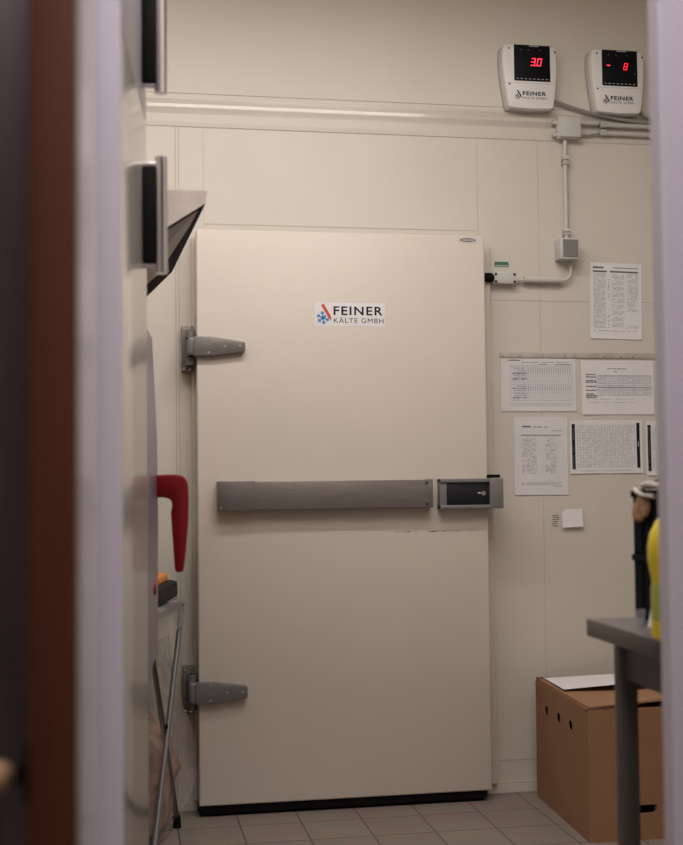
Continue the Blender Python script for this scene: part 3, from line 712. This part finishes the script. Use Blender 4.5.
# ------------------------------------------------------------------ left: glossy tall cupboard with bar handles
CA = math.atan(.098)
CR = Matrix.Translation((-.222, -1.965, 0)) @ Matrix.Rotation(-CA, 4, 'Z')
r = root('tall_cupboard', 'tall glossy cream cupboard behind the left doorway frame', 'cupboard', (0, 0, 0))
r.matrix_world = CR
CD = .52; CWD = .80
bm = bmesh.new(); box(bm, -CD, -.021, -CWD, 0, .08, 2.55, .001); box(bm, -CD, -.04, -CWD, 0, 0, .08); finish('carcass', bm, 'lacquer', r)
SPL = 1.942
def cdoor(z0, z1, hz0, hz1, m='lacquer'):
    bm = bmesh.new(); box(bm, -.020, 0, -CWD+.002, -.002, z0, z1, .002); d = finish('cupboard_door', bm, m, r, smooth=True)
    if hz1 is None: return
    bm = bmesh.new()
    tube(bm, [(.037, -.105, hz0), (.037, -.105, hz1)], .0125, 20)
    for z in (hz0+.016, hz1-.016): tube(bm, [(0, -.105, z), (.034, -.105, z)], .006, 12)
    h = finish('bar_handle', bm, 'chrome', d, smooth=True); h['label'] = 'chrome bar handle'
    bm = bmesh.new(); box(bm, .0, .027, -.116, -.094, hz0+.022, hz1-.022, .003); finish('handle_gap_fill', bm, 'bplastic', h, smooth=True)  # black bar filling the dark gap between door and handle
M['updoor'] = mat('upper_door_reflection_lilac', (0.30, 0.265, 0.29, 1), 0.35)  # darker lilac puts a purple reflection into this door's colour
cdoor(SPL+.002, 2.545, 1.970, 2.22, 'updoor'); cdoor(.085, SPL-.002, 1.605, 1.840)

# ------------------------------------------------------------------ left: combi oven on its stand, red lever
OA = math.radians(5.0)
OR = Matrix.Translation((-.181, -1.33, 0)) @ Matrix.Rotation(-OA, 4, 'Z')
r = root('combi_oven', 'stainless oven behind the cupboard with a red lever handle', 'oven', (0, 0, 0)); r.matrix_world = OR
bm = bmesh.new(); box(bm, -.60, -.035, -.62, 0, .745, 1.565, .006); finish('oven_body', bm, 'steel', r, smooth=True)
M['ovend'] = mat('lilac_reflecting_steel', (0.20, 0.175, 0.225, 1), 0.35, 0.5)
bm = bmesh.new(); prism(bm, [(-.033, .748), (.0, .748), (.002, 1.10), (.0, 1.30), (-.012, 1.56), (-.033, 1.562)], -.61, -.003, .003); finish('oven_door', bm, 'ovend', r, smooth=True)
bm = bmesh.new(); box(bm, -.58, -.06, -.60, -.02, .0, .06); box(bm, -.58, -.06, -.60, -.02, .60, .64)
finish('stand_shelf', bm, 'steel', r)
for x in (-.59, -.085):
    for y in (-.60, -.045):
        bm = bmesh.new(); box(bm, x, x+.035, y, y+.035, 0, .745, .003); finish('stand_leg', bm, 'steel', r)
bm = bmesh.new()
pts = [(-.004, 1.146), (.020, 1.147), (.034, 1.143), (.040, 1.134), (.040, 1.122), (.036, 1.112), (.040, 1.05), (.044, .99), (.046, .962), (.051, .957), (.064, .957), (.0685, .963), (.075, 1.02), (.080, 1.08), (.0815, 1.14), (.080, 1.178), (.076, 1.192), (.066, 1.202), (.050, 1.205), (.02, 1.205), (-.004, 1.203)]
prism(bm, pts, -.055, -.020, .006); o = finish('lever_handle', bm, 'redplastic', r, smooth=True); o['label'] = 'red lever handle hanging down'
bm = bmesh.new(); tube(bm, [(-.002, -.17, .93), (.006, -.17, .93)], .018, 16); finish('lever_reflection_spot', bm, 'redplastic', r, smooth=True)  # red disc added in place of the lever's reflection

# ------------------------------------------------------------------ left: slanted extractor hood
bmq = bmesh.new()
r = root('extractor_hood', 'steel hood with dark slanting underside above the oven', 'hood', (0, 0, 0))
def pts8(x_near, x_far, yn, yf):
    return None
yn, yf = -1.60, -.58
def ln(yy, a, b): return a+(b-a)*(yy-yn)/(yf-yn)
# hood body: top flat at 1.883, rim 1.854, underside falling to the left
near = [(-.069, 1.884), (-.072, 1.854), (-.204, 1.767), (-.42, 1.625), (-.95, 1.625), (-.95, 1.884)]
far = [(-.104, 1.884), (-.107, 1.854), (-.185, 1.775), (-.40, 1.560), (-.95, 1.560), (-.95, 1.884)]
bm = bmesh.new(); A = [bm.verts.new((x, yn, z)) for x, z in near]; B = [bm.verts.new((x, yf, z)) for x, z in far]
bm.faces.new(A); bm.faces.new(B)
n = len(A)
for i in range(n):
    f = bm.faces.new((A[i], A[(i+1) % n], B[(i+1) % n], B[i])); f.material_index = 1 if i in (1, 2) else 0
M['hoodskin'] = mat('steel_hood_end', (0.78, 0.69, 0.65, 1), 0.4, 0.1, var=0.10, vscale=22)
M['soffit'] = mat('black_hood_underside', (0.012, 0.009, 0.010, 1), 0.9, spec=0.1)  # black over the whole sloping underside
M['softgrey'] = mat('grey_reflection_tone', (0.26, 0.235, 0.215, 1), 0.5, 0.3)
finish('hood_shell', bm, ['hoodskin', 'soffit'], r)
# grey patch painted as the wall's reflection on the underside
def under(x, t):   # point on the sloping underside, t 0 near .. 1 far
    zn = 1.854+(x+.072)*(1.854-1.767)/(-.072+.204); return zn
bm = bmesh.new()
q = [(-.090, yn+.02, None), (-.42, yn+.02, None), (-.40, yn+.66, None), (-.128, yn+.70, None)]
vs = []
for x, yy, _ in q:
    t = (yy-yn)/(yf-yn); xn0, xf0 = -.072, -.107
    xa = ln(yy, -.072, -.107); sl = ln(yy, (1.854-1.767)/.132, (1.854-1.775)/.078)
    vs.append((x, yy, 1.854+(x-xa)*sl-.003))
bm.faces.new([bm.verts.new(v) for v in vs]); finish('painted_wall_reflection', bm, 'softgrey', r)

# ------------------------------------------------------------------ waste bag stand
r = root('bag_stand', 'folding metal stand with crossed legs holding a rubbish bag', 'rubbish bag stand', (-.23, -.42, 0))
def L(x, y, z): return (x+.23, y+.42, z)
for dx in (0, -.30):
    bm = bmesh.new(); tube(bm, [L(-.062+dx, -.20, .742), L(-.175+dx, -.60, .012)], .0095, 12); lg = finish('leg', bm, 'legpipe', r, smooth=True)
    bm = bmesh.new(); tube(bm, [L(-.1745+dx, -.598, .016), L(-.178+dx, -.61, .0)], .013, 12); finish('rubber_foot', bm, 'black', lg, smooth=True)
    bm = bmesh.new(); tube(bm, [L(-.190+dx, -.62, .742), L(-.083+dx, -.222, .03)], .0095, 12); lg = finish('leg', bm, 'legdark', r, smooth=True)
    bm = bmesh.new(); tube(bm, [L(-.085+dx, -.228, .042), L(-.082+dx, -.219, .0)], .014, 12); finish('rubber_foot', bm, 'black', lg, smooth=True)
    bm = bmesh.new(); disc(bm, *L(-.126+dx, -.415, .385), .007, .015); finish('pivot_bolt', bm, 'bplastic', lg, smooth=True)
ring = [L(*p) for p in ((-.062, -.19, .755), (-.18, -.66, .755), (-.49, -.62, .755), (-.37, -.16, .755), (-.062, -.19, .755))]
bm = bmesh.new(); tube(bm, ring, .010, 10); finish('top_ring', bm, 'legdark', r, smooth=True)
for k in (0, 1):
    pass
# lid
bm = bmesh.new()
out = []
c4 = [(-.075, -.22), (-.17, -.66), (-.47, -.61), (-.37, -.19)]
def rounded(c4, rad, n=6):
    res = []
    for i in range(4):
        p = Vector(c4[i]); a = (Vector(c4[i-1])-p).normalized(); b = (Vector(c4[(i+1) % 4])-p).normalized()
        s, e = p+a*rad, p+b*rad
        for k in range(n+1):
            t = k/n; res.append(tuple((1-t)**2*s + 2*t*(1-t)*p + t*t*e))
    return res
c4 = [(x+.008, y) for x, y in c4]
ro = rounded(c4, .07)
bm = bmesh.new(); t = bmesh.new()
prism(bm, [(x+.23, y+.42) for x, y in ro], .790, .846, .012, plane='xy')
finish('lid', bm, 'bplastic', r, smooth=True)
ri = rounded([(-.105, -.25), (-.185, -.63), (-.45, -.58), (-.37, -.24)], .05)
bm = bmesh.new(); prism(bm, [(x+.23, y+.42) for x, y in ri], .846, .872, .006, plane='xy'); finish('lid_inset', bm, 'orange', r, smooth=True)
# bag
bagm = bpy.data.materials.new('translucent_bag_film'); bagm.use_nodes = True; nt = bagm.node_tree
b = nt.nodes['Principled BSDF']; b.inputs['Base Color'].default_value = (0.50, 0.43, 0.39, 1); b.inputs['Roughness'].default_value = 0.28
tcn = nt.nodes.new('ShaderNodeTexCoord'); nn = nt.nodes.new('ShaderNodeTexNoise'); nn.inputs['Scale'].default_value = 9; nn.inputs['Detail'].default_value = 8; nn.inputs['Distortion'].default_value = 1.5
mpn = nt.nodes.new('ShaderNodeMapping'); mpn.inputs['Scale'].default_value = (1, 1, .35); nt.links.new(tcn.outputs['Object'], mpn.inputs[0]); nt.links.new(mpn.outputs[0], nn.inputs['Vector'])
rp = nt.nodes.new('ShaderNodeMapRange'); rp.inputs[1].default_value = .35; rp.inputs[2].default_value = .7; rp.inputs[3].default_value = .12; rp.inputs[4].default_value = .45
nt.links.new(nn.outputs['Fac'], rp.inputs[0]); nt.links.new(rp.outputs[0], b.inputs['Alpha'])
bpn = nt.nodes.new('ShaderNodeBump'); bpn.inputs['Strength'].default_value = .9; bpn.inputs['Distance'].default_value = .01; nt.links.new(nn.outputs['Fac'], bpn.inputs['Height']); nt.links.new(bpn.outputs[0], b.inputs['Normal'])
M['bag'] = bagm
bg = root('rubbish_bag', 'translucent rubbish bag hanging in the folding stand', 'rubbish bag', (-.23, -.40, .02))
def blob(levels, seg, amp, sc, seed, m, name, parent, close=True, clampx=0.0):
    bm = bmesh.new(); rings = []
    for (z, cx, cy, rx, ry) in levels:
        ringv = []
        for k in range(seg):
            a = 2*math.pi*k/seg; c, s = math.cos(a), math.sin(a); e = .75
            p = Vector((cx+rx*math.copysign(abs(c)**e, c), cy+ry*math.copysign(abs(s)**e, s), z))
            nv = noise.noise(Vector((p.x*sc, p.y*sc, p.z*sc*.5+seed)))*amp + noise.noise(Vector((a*3.5, z*1.5, seed)))*amp*.8
            qx, qy = p.x+c*nv, p.y+s*nv
            wx, wy = qx-.23, qy-.40                      # world position
            plane_x = -.062+(wy+.20)*.27-.016-(0 if clampx is None else clampx)
            if wy > -.21: plane_x += min(.075, (wy+.21)*.8)*(1 if z < .5 else .3)
            if wx > plane_x: qx = plane_x+.23+(wx-plane_x)*.06
            ringv.append(bm.verts.new((qx, qy, z)))
        rings.append(ringv)
    for a_, b_ in zip(rings, rings[1:]):
        for k in range(seg): bm.faces.new((a_[k], a_[(k+1) % seg], b_[(k+1) % seg], b_[k]))
    if close: bm.faces.new(rings[0])
    return finish(name, bm, m, parent, smooth=True)
def interp(keys, n):
    res = []
    for i in range(n):
        t = i/(n-1)*(len(keys)-1); k = min(int(t), len(keys)-2); f = t-k; f2 = f*f*(3-2*f)
        res.append(tuple(keys[k][q]*(1-f2)+keys[k+1][q]*f2 for q in range(5)))
    return res
keys = [(.0, .0, .08, .12, .14), (.04, .02, .10, .19, .20), (.15, .05, .12, .20, .21), (.30, .04, .11, .19, .20), (.45, .01, .06, .17, .19), (.60, -.02, .0, .150, .20), (.715, -.04, -.02, .15, .21)]
blob(interp(keys, 40), 64, .014, 12, 3.3, 'bag', 'bag_body', bg)
# folded collar over the ring
keys2 = [(.672, .0, .0, .20, .25), (.69, .0, .0, .198, .25), (.73, .0, .0, .19, .245), (.762, .0, .0, .18, .24), (.772, .0, .0, .155, .22)]
o = blob(interp(keys2, 14), 72, .008, 30, 8.1, 'film', 'bag_collar', bg, close=False, clampx=-.034)
M['collar'] = mat('crumpled_bag_film', (0.50, 0.46, 0.44, 1), 0.3, alpha=.42, bump=1.0, bscale=40)
o.data.materials[0] = M['collar']
keys3 = [(.01, .0, .08, .08, .10), (.06, .01, .10, .14, .16), (.18, .03, .12, .15, .17), (.28, .02, .11, .12, .14), (.38, -.02, .07, .07, .09)]
o = blob(interp(keys3, 24), 48, .03, 18, 5.7, 'waste', 'bag_contents', bg, clampx=.004)
